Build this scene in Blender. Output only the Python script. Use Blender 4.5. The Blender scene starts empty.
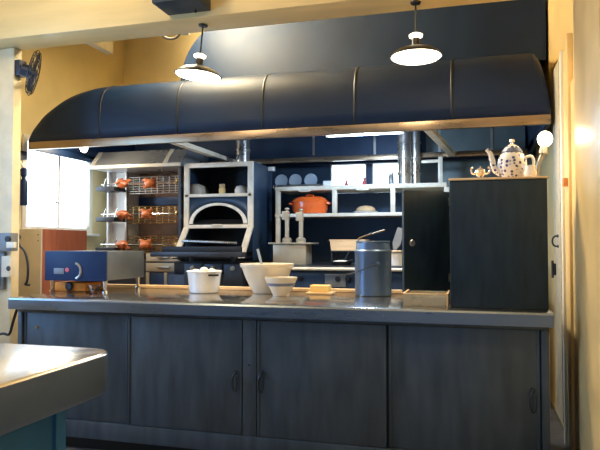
import bpy, bmesh, math, random
from mathutils import Vector, Matrix
random.seed(7)
R = math.radians
scn = bpy.context.scene
COL = scn.collection

# ------------------------------------------------------------------ camera
YAW, PITCH, F = R(15.7), R(1.8), 610.0
CAM = Vector((0.0, -3.32, 1.295))
cd = bpy.data.cameras.new('camera'); cam = bpy.data.objects.new('camera', cd); COL.objects.link(cam)
cd.sensor_width = 36.0; cd.lens = 36.0 * F / 600.0
cam.location = CAM; cam.rotation_euler = (R(90) + PITCH, 0, YAW)
cd.clip_start = 0.02
scn.camera = cam
_f = Vector((-math.sin(YAW) * math.cos(PITCH), math.cos(YAW) * math.cos(PITCH), math.sin(PITCH)))
_r = Vector((math.cos(YAW), math.sin(YAW), 0)); _u = _r.cross(_f)
def at(px, py, Y):
    """world point on the upright plane y = Y that the photo shows at (px, py)"""
    d = _f + _r * ((px - 300) / F) + _u * ((225 - py) / F)
    return CAM + d * ((Y - CAM.y) / d.y)
def X(px, Y): return at(px, 245, Y).x
def Z(px, py, Y): return at(px, py, Y).z

# ------------------------------------------------------------------ materials
M = {}
def nodes(name):
    m = bpy.data.materials.new(name); m.use_nodes = True
    nt = m.node_tree; return m, nt, nt.nodes['Principled BSDF']
def mat(name, col, rough=.5, metal=0.0, var=.12, scale=6, stretch=(1, 1, 1), rvar=.08, bump=0, bscale=50, trans=0, coat=0, col2=None, spec=.5):
    m, nt, b = nodes(name); N, L = nt.nodes, nt.links
    tc = N.new('ShaderNodeTexCoord'); mp = N.new('ShaderNodeMapping'); mp.inputs['Scale'].default_value = stretch
    L.new(tc.outputs['Object'], mp.inputs[0])
    n = N.new('ShaderNodeTexNoise'); n.inputs['Scale'].default_value = scale; n.inputs['Detail'].default_value = 5
    L.new(mp.outputs[0], n.inputs['Vector'])
    mx = N.new('ShaderNodeMix'); mx.data_type = 'RGBA'
    c2 = col2 or [min(1, c * (1 + var)) for c in col]
    mx.inputs[6].default_value = [*[c * (1 - var) for c in col], 1] if not col2 else [*col, 1]
    mx.inputs[7].default_value = [*c2, 1]
    cr = N.new('ShaderNodeMapRange'); cr.inputs[1].default_value = .3; cr.inputs[2].default_value = .7
    L.new(n.outputs[0], cr.inputs[0]); L.new(cr.outputs[0], mx.inputs[0]); L.new(mx.outputs[2], b.inputs['Base Color'])
    rr = N.new('ShaderNodeMapRange'); rr.inputs[1].default_value = .3; rr.inputs[2].default_value = .7
    rr.inputs[3].default_value = max(.02, rough - rvar); rr.inputs[4].default_value = min(1, rough + rvar)
    L.new(n.outputs[0], rr.inputs[0]); L.new(rr.outputs[0], b.inputs['Roughness'])
    b.inputs['Metallic'].default_value = metal
    b.inputs['Specular IOR Level'].default_value = spec
    b.inputs['Transmission Weight'].default_value = trans
    b.inputs['Coat Weight'].default_value = coat
    if bump:
        n2 = N.new('ShaderNodeTexNoise'); n2.inputs['Scale'].default_value = bscale; n2.inputs['Detail'].default_value = 4
        L.new(mp.outputs[0], n2.inputs['Vector'])
        bp = N.new('ShaderNodeBump'); bp.inputs['Strength'].default_value = bump; bp.inputs['Distance'].default_value = .01
        L.new(n2.outputs[0], bp.inputs['Height']); L.new(bp.outputs[0], b.inputs['Normal'])
    M[name] = m; return m
def emit(name, col, strength):
    m, nt, b = nodes(name)
    b.inputs['Base Color'].default_value = (*[min(1, c) for c in col], 1)
    b.inputs['Emission Color'].default_value = (*col, 1); b.inputs['Emission Strength'].default_value = strength
    M[name] = m; return m

mat('cream_paint', (.70, .58, .31), .42, var=.08, scale=2.5, bump=.15, bscale=40)
mat('cream_beam', (.76, .57, .26), .38, var=.10, scale=3, stretch=(.4, 3, 3), bump=.12, bscale=30, coat=.15)
mat('post_paint', (.80, .69, .46), .5, var=.12, scale=5, bump=.2, bscale=40)
mat('white_joist', (.70, .66, .56), .5)
mat('ceiling_paint', (.55, .42, .22), .6)
mat('wall_clad', (.024, .052, .098), .42, .35, var=.2, scale=3)
mat('floor_tile', (.085, .085, .09), .4, var=.25, scale=7, bump=.1)
mat('baseboard', (.10, .11, .13), .5)
mat('hood_steel', (.0045, .0155, .044), .5, .0, var=.18, scale=3, rvar=.06, bump=.03, bscale=6, spec=.24)
mat('hood_seam', (.012, .016, .024), .4, .4)
mat('hood_inside', (.020, .042, .085), .45, .35, var=.25, scale=4)
mat('copper_trim', (.26, .19, .12), .32, .75, var=.25, scale=8, stretch=(.5, 3, 3))
mat('rail_steel', (.72, .65, .52), .38, .1, var=.15, scale=9)
mat('cab_blue', (.088, .112, .136), .42, .45, var=.22, scale=5, stretch=(3, 3, .5), rvar=.1, bump=.03)
mat('cab_dark', (.030, .042, .056), .5, .3)
mat('worktop', (.50, .47, .42), .15, .95, var=.1, scale=4, rvar=.04, bump=.012, bscale=9)
mat('worktop_edge', (.20, .24, .29), .30, .75, var=.12, scale=4, stretch=(.5, 3, 3))
mat('table_top', (.78, .77, .74), .22, 1.0, var=.05, scale=5, rvar=.03, bump=.01, bscale=9)
mat('table_edge', (.17, .23, .34), .33, .5, var=.1, scale=4)
mat('table_base', (.04, .19, .40), .45, .2, var=.15)
mat('tall_cab', (.014, .030, .046), .45, .25, var=.28, scale=9, stretch=(3, 3, .6), bump=.04)
mat('oven_blue', (.004, .018, .070), .5, .0, var=.12, spec=.3)
mat('oven_side', (.14, .15, .15), .4, .5, var=.15)
mat('chrome', (.72, .70, .66), .14, 1.0, var=.05)
mat('steel', (.46, .44, .40), .3, .85, var=.15, scale=8)
mat('dark_steel', (.05, .055, .065), .4, .6, var=.2, scale=8)
mat('black', (.012, .012, .014), .45)
mat('black_iron', (.018, .02, .024), .5, .4, var=.3, scale=12)
mat('brown_wood', (.30, .09, .045), .45, var=.22, scale=5, stretch=(2, 6, .6))
mat('pale_panel', (.46, .40, .31), .5, var=.08)
mat('orange_wood', (.85, .26, .03), .6, var=.15, spec=.2, scale=8, stretch=(1, 6, 6))
mat('board_wood', (.72, .50, .28), .5, var=.12, scale=6, stretch=(.5, 6, 6))
mat('white_enamel', (.74, .74, .74), .22, var=.03, coat=.4)
mat('egg', (.82, .76, .66), .45, var=.04)
mat('bowl_cream', (.66, .58, .46), .35, var=.05, coat=.3)
mat('bowl_stripe', (.12, .15, .24), .35)
mat('butter', (.86, .62, .24), .5, var=.04)
mat('pot_blue', (.10, .16, .27), .36, .5, var=.14, scale=6, bump=.04, bscale=12)
mat('glass', (.92, .95, .95), .04, trans=1.0, var=.01, rvar=.0)
mat('orange_enamel', (.80, .13, .02), .25, var=.05, coat=.5)
mat('bread', (.62, .42, .22), .6, var=.25, scale=12)
mat('chicken', (.62, .17, .05), .33, var=.3, scale=14, bump=.3, bscale=40, coat=.3)
mat('brick_back', (.20, .12, .085), .6, var=.3, scale=10)
mat('tan_steel', (.40, .35, .26), .38, .4, var=.15)
mat('bright_steel', (.62, .61, .58), .3, .7, var=.08, scale=3)
mat('frosted', (.96, .88, .66), .12, trans=.72, var=.05)
mat('teal_panel', (.10, .14, .15), .4, .2, var=.15)
mat('blue_panel', (.02, .05, .13), .4, .3)
mat('pale_grey', (.76, .77, .77), .5, var=.06)
mat('plate', (.30, .36, .42), .3, var=.04, coat=.3)
mat('fan_blue', (.014, .02, .045), .4)
mat('grey_box', (.20, .21, .22), .5, .2, var=.1)
mat('cable', (.02, .03, .06), .5)
mat('ivory', (.72, .66, .52), .4)
mat('brass', (.70, .50, .20), .25, 1.0)
mat('red_plastic', (.65, .10, .12), .4)
mat('silver', (.72, .66, .60), .2, .9, var=.2, scale=30)
mat('grey_cup', (.30, .29, .27), .35, .3)
mat('shade_out', (.022, .018, .014), .35, .2)
mat('trim_white', (.70, .66, .56), .45, var=.08, stretch=(4, 4, .5))
mat('trim_grey', (.42, .38, .28), .5, var=.2, scale=30, bump=.3, bscale=80)
mat('door_paint', (.72, .52, .23), .4, var=.1, scale=4, bump=.12, bscale=25)
mat('orange_switch', (.62, .22, .06), .4)
emit('lamp_glow', (1.0, .90, .72), 9)
emit('bulb_glow', (1.0, .88, .66), 7)
emit('tube_glow', (.82, .90, 1.0), 5.5)
emit('day_glow', (.70, .85, 1.0), 5.5)
emit('back_glow', (.70, .85, 1.0), 5.0)
emit('front_day', (.26, .54, 1.0), 12)
emit('collar_glow', (1.0, .88, .66), 2.2)
emit('pilot_glow', (1.0, .92, .78), 9)

def pattern(name):          # white china with cobalt flower marks
    m, nt, b = nodes(name); N, L = nt.nodes, nt.links
    tc = N.new('ShaderNodeTexCoord'); v = N.new('ShaderNodeTexVoronoi'); v.inputs['Scale'].default_value = 46
    n = N.new('ShaderNodeTexNoise'); n.inputs['Scale'].default_value = 20
    L.new(tc.outputs['Object'], v.inputs['Vector']); L.new(tc.outputs['Object'], n.inputs['Vector'])
    a = N.new('ShaderNodeMath'); a.operation = 'MULTIPLY_ADD'; a.inputs[1].default_value = .5; L.new(n.outputs[0], a.inputs[0]); L.new(v.outputs[0], a.inputs[2])
    r = N.new('ShaderNodeValToRGB'); r.color_ramp.elements[0].position = .58; r.color_ramp.elements[0].color = (.05, .06, .20, 1)
    r.color_ramp.elements[1].position = .68; r.color_ramp.elements[1].color = (.60, .60, .58, 1)
    L.new(a.outputs[0], r.inputs[0]); L.new(r.outputs[0], b.inputs['Base Color'])
    b.inputs['Roughness'].default_value = .18; b.inputs['Coat Weight'].default_value = .4
    M[name] = m
pattern('china')
def tiles():
    m = M['floor_tile']; nt = m.node_tree; N, L = nt.nodes, nt.links; b = N['Principled BSDF']
    tc = N.new('ShaderNodeTexCoord'); br = N.new('ShaderNodeTexBrick'); br.offset = 0
    br.inputs['Scale'].default_value = 3.3; br.inputs['Brick Width'].default_value = 1; br.inputs['Row Height'].default_value = 1; br.inputs['Mortar Size'].default_value = .012
    br.inputs['Color1'].default_value = (.10, .10, .105, 1); br.inputs['Color2'].default_value = (.12, .12, .125, 1); br.inputs['Mortar'].default_value = (.04, .04, .04, 1)
    L.new(tc.outputs['Object'], br.inputs['Vector']); L.new(br.outputs[0], b.inputs['Base Color'])
tiles()

# ------------------------------------------------------------------ mesh builder (world coordinates)
class MB:
    def __init__(s): s.bm = bmesh.new()
    def merge(s, b2):
        me = bpy.data.meshes.new('tmp'); b2.to_mesh(me); b2.free(); s.bm.from_mesh(me); bpy.data.meshes.remove(me); return s
    def box(s, x0, x1, y0, y1, z0, z1, bev=0.0, seg=2, xf=None):
        b = bmesh.new(); bmesh.ops.create_cube(b, size=1)
        for v in b.verts:
            v.co = Vector(((x0 + x1) / 2 + v.co.x * (x1 - x0), (y0 + y1) / 2 + v.co.y * (y1 - y0), (z0 + z1) / 2 + v.co.z * (z1 - z0)))
        if bev: bmesh.ops.bevel(b, geom=list(b.edges), offset=bev, segments=seg, affect='EDGES', profile=.6)
        if xf: bmesh.ops.transform(b, matrix=xf, verts=b.verts)
        return s.merge(b)
    def loft(s, rings, close=True, caps=True):
        vs = [[s.bm.verts.new(p) for p in r] for r in rings]
        n = len(vs[0])
        for a, b in zip(vs, vs[1:]):
            for i in range(n if close else n - 1):
                j = (i + 1) % n
                try: s.bm.faces.new((a[i], a[j], b[j], b[i]))
                except ValueError: pass
        if caps and close:
            for r in (list(reversed(vs[0])), vs[-1]):
                try: s.bm.faces.new(r)
                except ValueError: pass
        return s
    def prism(s, pts, axis, lo, hi):       # pts: polygon in the two other axes (x,y)/(x,z)/(y,z)
        def mk(p, w): return {'x': (w, p[0], p[1]), 'y': (p[0], w, p[1]), 'z': (p[0], p[1], w)}[axis]
        return s.loft([[mk(p, lo) for p in pts], [mk(p, hi) for p in pts]])
    def lathe(s, prof, c, n=32, axis=(0, 0, 1), caps=True):
        q = Vector((0, 0, 1)).rotation_difference(Vector(axis)); c = Vector(c)
        rings = [[c + q @ Vector((r * math.cos(2 * math.pi * i / n), r * math.sin(2 * math.pi * i / n), h)) for i in range(n)] for r, h in prof]
        return s.loft(rings, True, caps)
    def tube(s, pts, r, n=10, smooth=0, closed=False):
        P = [Vector(p) for p in pts]
        for _ in range(smooth):
            Q = [P[0]] if not closed else []
            for a, b in zip(P, P[1:]): Q += [a * .75 + b * .25, a * .25 + b * .75]
            if not closed: Q.append(P[-1])
            P = Q
        rr = r if isinstance(r, (list, tuple)) else None
        rings = []; up = None
        for i, p in enumerate(P):
            if closed: t = P[(i + 1) % len(P)] - P[i - 1]
            else: t = P[min(i + 1, len(P) - 1)] - P[max(i - 1, 0)]
            t.normalize()
            if up is None: up = t.orthogonal().normalized()
            up = (up - t * up.dot(t)).normalized(); w = t.cross(up)
            rad = r if rr is None else rr[0] + (rr[1] - rr[0]) * i / max(1, len(P) - 1)
            rings.append([p + (up * math.cos(2 * math.pi * k / n) + w * math.sin(2 * math.pi * k / n)) * rad for k in range(n)])
        if closed: rings.append(rings[0])
        return s.loft(rings, True, not closed)
    def ring(s, c, rad, r, axis=(0, 0, 1), n=32, m=6, a0=0, a1=2 * math.pi):
        q = Vector((0, 0, 1)).rotation_difference(Vector(axis).normalized()); c = Vector(c); full = abs(a1 - a0 - 2 * math.pi) < 1e-6
        k = n if full else n + 1
        pts = [c + q @ Vector((rad * math.cos(a0 + (a1 - a0) * i / n), rad * math.sin(a0 + (a1 - a0) * i / n), 0)) for i in range(k)]
        return s.tube(pts, r, m, 0, full)
    def ell(s, c, rad, n=20, rot=None):
        b = bmesh.new(); bmesh.ops.create_uvsphere(b, u_segments=n, v_segments=max(8, n // 2 + 2), radius=1)
        mtx = Matrix.Translation(Vector(c)) @ (rot.to_4x4() if rot else Matrix()) @ Matrix.Diagonal((*rad, 1))
        bmesh.ops.transform(b, matrix=mtx, verts=b.verts); return s.merge(b)
    def xf(s, m): bmesh.ops.transform(s.bm, matrix=m, verts=s.bm.verts); return s
    def build(s, name, m, parent=None, loc=None, props=None, sharp=.6):
        bm = s.bm
        bmesh.ops.remove_doubles(bm, verts=bm.verts, dist=1e-6)
        bmesh.ops.recalc_face_normals(bm, faces=bm.faces)
        for f in bm.faces: f.smooth = True
        for e in bm.edges:
            if len(e.link_faces) == 2 and e.calc_face_angle(0) > sharp: e.smooth = False
        org = Vector((0, 0, 0))
        if parent is not None: org = world_loc(parent)
        elif loc is not None: org = Vector(loc)
        bmesh.ops.translate(bm, verts=bm.verts, vec=-org)
        me = bpy.data.meshes.new(name); bm.to_mesh(me); bm.free()
        me.materials.append(M[m])
        o = bpy.data.objects.new(name, me); COL.objects.link(o)
        if parent is not None: o.parent = parent
        else: o.location = org
        return o
def world_loc(o):
    v = Vector(o.location)
    while o.parent is not None: o = o.parent; v += Vector(o.location)
    return v
def thing(name, label, cat, loc, group=None):
    o = bpy.data.objects.new(name, None); COL.objects.link(o); o.location = loc; o.empty_display_size = .05
    o['label'] = label; o['category'] = cat
    if group: o['group'] = group
    return o
def tag(o, label, cat, group=None):
    o['label'] = label; o['category'] = cat
    if group: o['group'] = group
    return o
def struct(o): o['kind'] = 'structure'; return o
def dup(root, loc, label=None):
    r = root.copy(); COL.objects.link(r); r.location = loc
    if label: r['label'] = label
    for ch in list(root.children):
        c = ch.copy(); COL.objects.link(c); c.parent = r
        for g in list(ch.children):
            d = g.copy(); COL.objects.link(d); d.parent = c
    return r
def B(*a, **k): return MB().box(*a, **k)
def T(*a, **k): return MB().tube(*a, **k)
def LA(*a, **k): return MB().lathe(*a, **k)

# ================================================================== SETTING
WL, WR, WB, CE = -4.0, .62, 3.1, 3.9
PX = X(19.5, .73)      # inner face of the cream post
struct(B(WL - .3, WR + .3, -4.6, WB + .2, -.12, 0).build('floor', 'floor_tile'))
struct(B(WL - .3, WR + .3, -4.6, WB + .2, CE, CE + .12).build('ceiling', 'ceiling_paint'))
# back wall: cream above, pierced by two small windows above the shelf
bz0, bz1 = 1.80, 2.155
bw = [(X(331, WB), X(366.5, WB)), (X(372.5, WB), X(403, WB))]
w = MB()
w.box(WL - .2, WR + .2, WB, WB + .15, 0, bz0); w.box(WL - .2, WR + .2, WB, WB + .15, bz1, 2.3)
w.box(WL - .2, bw[0][0], WB, WB + .15, bz0, bz1); w.box(bw[0][1], bw[1][0], WB, WB + .15, bz0, bz1); w.box(bw[1][1], WR + .2, WB, WB + .15, bz0, bz1)
struct(w.build('wall_back', 'wall_clad'))
struct(B(WL - .2, WR + .2, WB, WB + .15, 2.3, CE).build('wall_back_upper', 'cream_paint'))
for k, (a, b) in enumerate(bw):
    f = MB()
    for r in ((a, a + .012, bz0, bz1), (b - .012, b, bz0, bz1)): f.box(r[0], r[1], WB - .004, WB + .05, r[2], r[3])
    f.box(a, b, WB - .004, WB + .05, bz0, bz0 + .012); f.box(a, b, WB - .004, WB + .05, bz1 - .012, bz1)
    fo = struct(f.build('window_%d' % (k + 3), 'trim_white'))
    B(a + .012, b - .012, WB + .02, WB + .03, bz0 + .012, bz1 - .012).build('window_pane', 'back_glow', fo)
# left wall with the kitchen window and the dining-side window
wy0, wy1, wz0, wz1 = 1.42, 2.46, 1.43, 2.30
vy0, vy1, vz0, vz1 = -1.35, -.15, 1.05, 2.75
w = MB()
for y0, y1, z0, z1 in ((-4.6, vy0, 0, CE), (vy0, vy1, 0, vz0), (vy0, vy1, vz1, CE), (vy1, wy0, 0, CE), (wy0, wy1, 0, wz0), (wy0, wy1, wz1, CE), (wy1, WB + .15, 0, CE)):
    w.box(WL - .15, WL, y0, y1, z0, z1)
struct(w.build('wall_left', 'cream_paint'))
def side_window(name, y0, y1, z0, z1, glow, nm):
    f = MB(); e = .035
    f.box(WL - .05, WL + .012, y0 - .02, y0 + e, z0 - .02, z1 + .02); f.box(WL - .05, WL + .012, y1 - e, y1 + .02, z0 - .02, z1 + .02)
    f.box(WL - .05, WL + .012, y0 + e, y1 - e, z0 - .02, z0 + e); f.box(WL - .05, WL + .012, y0 + e, y1 - e, z1 - e, z1 + .02)
    for k in range(1, nm + 1):
        ym = y0 + (y1 - y0) * k / (nm + 1); f.box(WL - .045, WL - .005, ym - .016, ym + .016, z0 + e, z1 - e)
    o = struct(f.build(name, 'trim_white'))
    B(WL - .04, WL - .03, y0 + e, y1 - e, z0 + e, z1 - e).build('window_pane', glow, o)
    return o
w1 = side_window('window_1', wy0, wy1, wz0, wz1, 'day_glow', 1)
B(WL - .03, WL + .03, 1.84, 1.90, 1.70, 1.716, bev=.003).build('window_catch', 'steel', w1)
side_window('window_2', vy0, vy1, vz0, vz1, 'front_day', 3)
struct(B(WL - .0, WL + .08, wy0 - .06, wy1 + .06, wz0 - .05, wz0 - .02, bev=.005).build('window_sill', 'trim_white', w1))
# right wall, door casing and trims
struct(B(WR, WR + .15, -4.6, WB + .15, 0, CE).build('wall_right', 'door_paint'))
struct(B(WR - .035, WR, .78, .95, 0, 2.62, bev=.006).build('trim_1', 'door_paint'))
struct(B(WR - .055, WR, 1.02, 1.34, .12, 2.52, bev=.006).build('trim_2', 'trim_grey'))
struct(B(WR - .05, WR, .95, 1.02, 0, 2.56, bev=.004).build('trim_3', 'trim_white'))
struct(B(WR - .10, WR, -.55, .10, 0, CE, bev=.01).build('trim_4', 'door_paint'))
d1 = struct(B(WR - .02, WR + .01, .12, .76, .02, 2.3, bev=.004).build('door_1', 'door_paint'))
struct(B(WR - .125, WR - .10, -.6, .10, 0, .15, bev=.004).build('baseboard_right', 'baseboard'))
tag(B(WR - .062, WR - .035, .80, .86, 1.66, 1.71, bev=.004).build('light_switch', 'orange_switch'), 'small orange switch plate on the cream door casing', 'switch')
h = thing('door_pull', 'small curved iron pull handle on the grey perforated trim beside the tall cabinet', 'handle', (WR - .055, 1.12, 1.315))
T([(WR - .055, 1.12, 1.35), (WR - .085, 1.12, 1.348), (WR - .095, 1.12, 1.315), (WR - .085, 1.12, 1.282), (WR - .055, 1.12, 1.28)], .006, 8, 2).build('grip', 'dark_steel', h)
for z in (1.35, 1.28): LA([(.011, 0), (.011, .006), (.006, .009)], (WR - .055, 1.12, z), 14, (-1, 0, 0)).build('rosette', 'dark_steel', h)
h = thing('door_latch', 'small black sliding latch on the grey trim, lower than the curved pull handle', 'latch', (WR - .055, 1.28, 1.12))
B(WR - .067, WR - .055, 1.25, 1.31, 1.08, 1.16, bev=.003).build('latch_plate', 'black', h)
T([(WR - .075, 1.28, 1.06), (WR - .075, 1.28, 1.18)], .008, 8).build('bolt', 'dark_steel', h)
tag(B(WR - .16, WR - .07, 1.55, 1.585, .03, .62, bev=.004).build('floor_panel', 'trim_white'), 'pale board standing on the floor in the gap past the counter end', 'board')
# beam, post, joists
struct(B(-4.0, WR, .45, .73, 2.84, 3.25, bev=.012).build('ceiling_beam', 'cream_beam'))
struct(B(-4.0, WR, .47, .71, 3.25, CE).build('trim_5', 'cream_paint'))
struct(B(PX - .34, PX, .64, .73, 0, 2.84, bev=.010).build('wooden_post', 'post_paint'))
for x, y1 in ((-3.66, 2.28), (-2.62, 1.96)):
    struct(B(x - .04, x + .04, .71, y1, 3.30, CE, bev=.004).build('ceiling_joist', 'white_joist'))

# ================================================================== EXHAUST HOOD
HL, HR, HF, HB, HZ = X(27, 1.2), X(552.5, 1.2), 1.20, 2.95, 2.13
hood = thing('exhaust_hood', 'big dark steel exhaust hood with rounded ends hanging over the cook line', 'exhaust hood', ((HL + HR) / 2, 1.8, HZ))
LZ = HZ + .062
K_ = 1.097
def sc_(y, z): return (-3.32 + (y + 3.32) * K_, 1.295 + (z - 1.295) * K_)
prof = [(HF, LZ)] + [sc_(y, z) for y, z in ((.8, 2.20), (.8, 2.30), (.812, 2.40), (.845, 2.48), (.90, 2.535), (.98, 2.57), (1.10, 2.60), (1.3, 2.65), (1.52, 2.71))] + [(HB - .3, 2.85), (HB, 2.85), (HB, LZ)]
def hx(x, rl=.70, rr=.11):
    if x < HL + rl: u = (HL + rl - x) / rl; return max(0.0, 1 - min(1, u) ** 2.1) ** (1 / 2.1)
    if x > HR - rr: u = (x - HR + rr) / rr; return max(0.0, 1 - min(1, u) ** 2) ** .5
    return 1
xs = [HL + .70 * (1 - math.cos(math.pi / 2 * k / 18)) for k in range(19)] + [HL + .70 + (HR - .11 - HL - .70) * k / 10 for k in range(1, 11)] + [HR - .11 + .11 * math.sin(math.pi / 2 * k / 8) for k in range(1, 9)]
def hood_ring(x, off=0.0):
    s_ = max(hx(x), .001)
    return [(x, y - (off if y < HF + .1 else 0), LZ + (z - LZ) * s_ + off) for y, z in prof]
c = MB(); c.loft([hood_ring(x) for x in xs], close=False, caps=False)
co = c.build('canopy', 'hood_steel', hood, sharp=1.0)
sm = co.modifiers.new('thick', 'SOLIDIFY'); sm.thickness = .006; sm.offset = -1
for px in (98, 176, 262, 355, 453):
    x = X(px, HF)
    if px == 453: x = min(x, HR - .2)
    s_ = MB(); s_.loft([hood_ring(x - .009, .003)[:10], hood_ring(x + .009, .003)[:10]], close=False, caps=False)
    so = s_.build('seam', 'hood_seam', hood, sharp=1.0); q = so.modifiers.new('t', 'SOLIDIFY'); q.thickness = .003
r = MB(); e = .035
r.box(HL, HR, HF - .004, HF + .03, HZ, LZ + .004, bev=.003)
rim = r.build('front_rim', 'copper_trim', hood)
r = MB(); r.box(HL, HL + .03, HF + .03, HB, HZ, LZ, bev=.003); r.box(HR - .03, HR, HF + .03, HB, HZ, LZ, bev=.003); r.box(HL + .03, HR - .03, HB - .03, HB, HZ, LZ, bev=.003)
r.build('side_rim', 'hood_steel', hood)
for xa, xb in ((-2.375, -2.375), (-.306, -.17)):
    MB().loft([[(x - .028, y, HZ - .0), (x + .028, y, HZ - .0), (x + .028, y, HZ + .04), (x - .028, y, HZ + .04)] for x, y in ((xa, HF + .03), (xb, 2.62))]).build('cross_rail', 'rail_steel', hood)
B(-2.655, HR - .03, 2.62, 2.66, HZ - .004, HZ + .045, bev=.004).build('rear_rail', 'copper_trim', hood)
B(HL + .03, X(427, HB), HB - .04, HB - .03, LZ, 2.83).build('filter_panel', 'hood_inside', hood)
B(X(427, HB) + .001, HR - .03, HB - .04, HB - .03, LZ, 2.83).build('filter_panel', 'teal_panel', hood)
for x in (-1.6, -.95, -.3, .2):
    B(x - .012, x + .012, HB - .05, HB - .04, LZ, 2.83).build('filter_joint', 'steel', hood)
# upper casing
CL, CR, CF, CT = X(179.5, 1.97), X(548.5, 1.97), 1.97, 3.40
casx = [CL + .50 * (1 - math.cos(math.pi / 2 * k / 16)) for k in range(17)] + [CR]
def cz(x):
    if x < CL + .50: u = (CL + .50 - x) / .50; return 2.82 + (CT - 2.82) * max(0.0, 1 - min(1, u) ** 2) ** .5
    return CT
MB().loft([[(x, CF, 2.80), (x, CF, max(2.825, cz(x))), (x, HB - .4, max(2.825, cz(x))), (x, HB - .4, 2.80)] for x in casx]).build('upper_casing', 'hood_steel', hood, sharp=.9)
# fluorescent battens in the hood
for k, (p0, p1) in enumerate(((329, 366), (372, 401))):
    a, b = at(p0, 136, 1.6), at(p1, 134, 1.6); z = Z(350, 135.2, 1.6) + .006
    t = thing('fluorescent_batten', ['fluorescent tube light under the hood above the wider white window', 'fluorescent tube light under the hood above the narrower white window'][k], 'light', ((a.x + b.x) / 2, 1.6, z), 'tube lights inside the hood')
    B(a.x - .03, b.x + .03, 1.57, 1.63, z + .016, z + .05, bev=.004).build('housing', 'white_enamel', t)
    T([(a.x, 1.6, z), (b.x, 1.6, z)], .014, 12).build('tube', 'tube_glow', t)
    for x in (a.x - .012, b.x + .012): B(x - .012, x + .012, 1.588, 1.612, z - .014, z + .017, bev=.003).build('lamp_holder', 'white_enamel', t)
    B(a.x - .02, b.x + .02, 1.585, 1.615, z + .05, 2.63 if False else z + .07).build('mounting_bar', 'dark_steel', t)
# round hood lamps
for k, (px, py, y) in enumerate(((84, 148, 1.65),)):
    p = at(px, py, y)
    t = thing('hood_lamp', 'small bright round lamp under the blue end of the hood beside the kitchen window', 'lamp', (p.x, y, p.z), None)
    MB().ell(p, (.035, .035, .045)).build('bulb', 'pilot_glow', t)
    LA([(.03, .04), (.04, .06), (.04, .10), (.02, .12)], p, 20).build('socket', 'steel', t)
    T([p + Vector((0, 0, .12)), p + Vector((0, 0, .32))], .010, 8).build('stem', 'steel', t)

# ================================================================== PENDANT LAMPS
pend = None
for k, (px, py) in enumerate(((198, 75.5), (416, 57))):
    c = at(px, py, .585); rr = .163
    lab = ['dark metal pendant lamp with glowing white underside, by the curved end of the upper hood', 'dark metal pendant lamp with glowing white underside, above the stockpot and blue tall cabinet door'][k]
    t = thing('pendant_lamp', lab, 'lamp', c, 'pendant lamps under the beam')
    LA([(rr, 0), (rr + .004, .004), (rr - .012, .02), (rr - .045, .042), (rr - .09, .058), (.034, .068), (.026, .075), (.024, .12), (0.0, .122)], c, 48).build('shade', 'shade_out', t)
    LA([(0, .012), (rr - .012, .012), (rr - .003, .002), (rr - .02, -.010), (rr - .07, -.022), (0, -.028)], c, 48).build('diffuser', 'lamp_glow', t)
    LA([(.022, .105), (.024, .118), (.042, .128), (.044, .142), (.03, .15), (0, .151)], c, 28).build('collar', 'collar_glow', t)  # bulb light leaking above the shade, put into the collar as glow
    T([c + Vector((0, 0, .15)), Vector((c.x, c.y, 2.842))], .006, 10).build('stem', 'shade_out', t)
    LA([(.03, -.012), (.034, -.0)], (c.x, c.y, 2.84), 24).build('ceiling_rose', 'shade_out', t)
    if k == 0: t.rotation_euler = (0, R(6), 0)
    ld = bpy.data.lights.new('pendant_light', 'SPOT'); ld.energy = 55; ld.color = (1, .76, .45); ld.spot_size = R(155); ld.spot_blend = .6; ld.shadow_soft_size = .12
    lo = bpy.data.objects.new('pendant_light', ld); COL.objects.link(lo); lo.location = c + Vector((0, 0, -.03)); lo.rotation_euler = (0, 0, 0)

# ================================================================== SERVICE COUNTER
KL, KR = X(9, -.03), X(553, -.03); CB = 1.05; TZ = .95
wt = thing('steel_worktop', 'long polished steel worktop of the serving counter with a thick front edge', 'worktop', ((KL + KR) / 2, .5, .885))
B(KL, KR, -.02, CB, .925, TZ, bev=.006).build('top', 'worktop', wt)
MB().prism([(-.03, .878), (-.03, .938), (-.022, .948), (-.008, .9505), (-.008, .93), (-.012, .878)], 'x', KL, KR).build('front_edge', 'worktop_edge', wt)
B(KL, KL + .02, -.008, CB, .878, .924, bev=.004).build('end_edge', 'worktop_edge', wt)
B(KR - .02, KR, -.008, CB, .878, .924, bev=.004).build('end_edge', 'worktop_edge', wt)
tag(B(X(100, 1.0), X(404, .99), .985, 1.045, TZ + .0005, .973, bev=.004).build('wooden_rail', 'board_wood'), 'long pale wooden board along the rear edge of the steel worktop', 'board')
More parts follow.
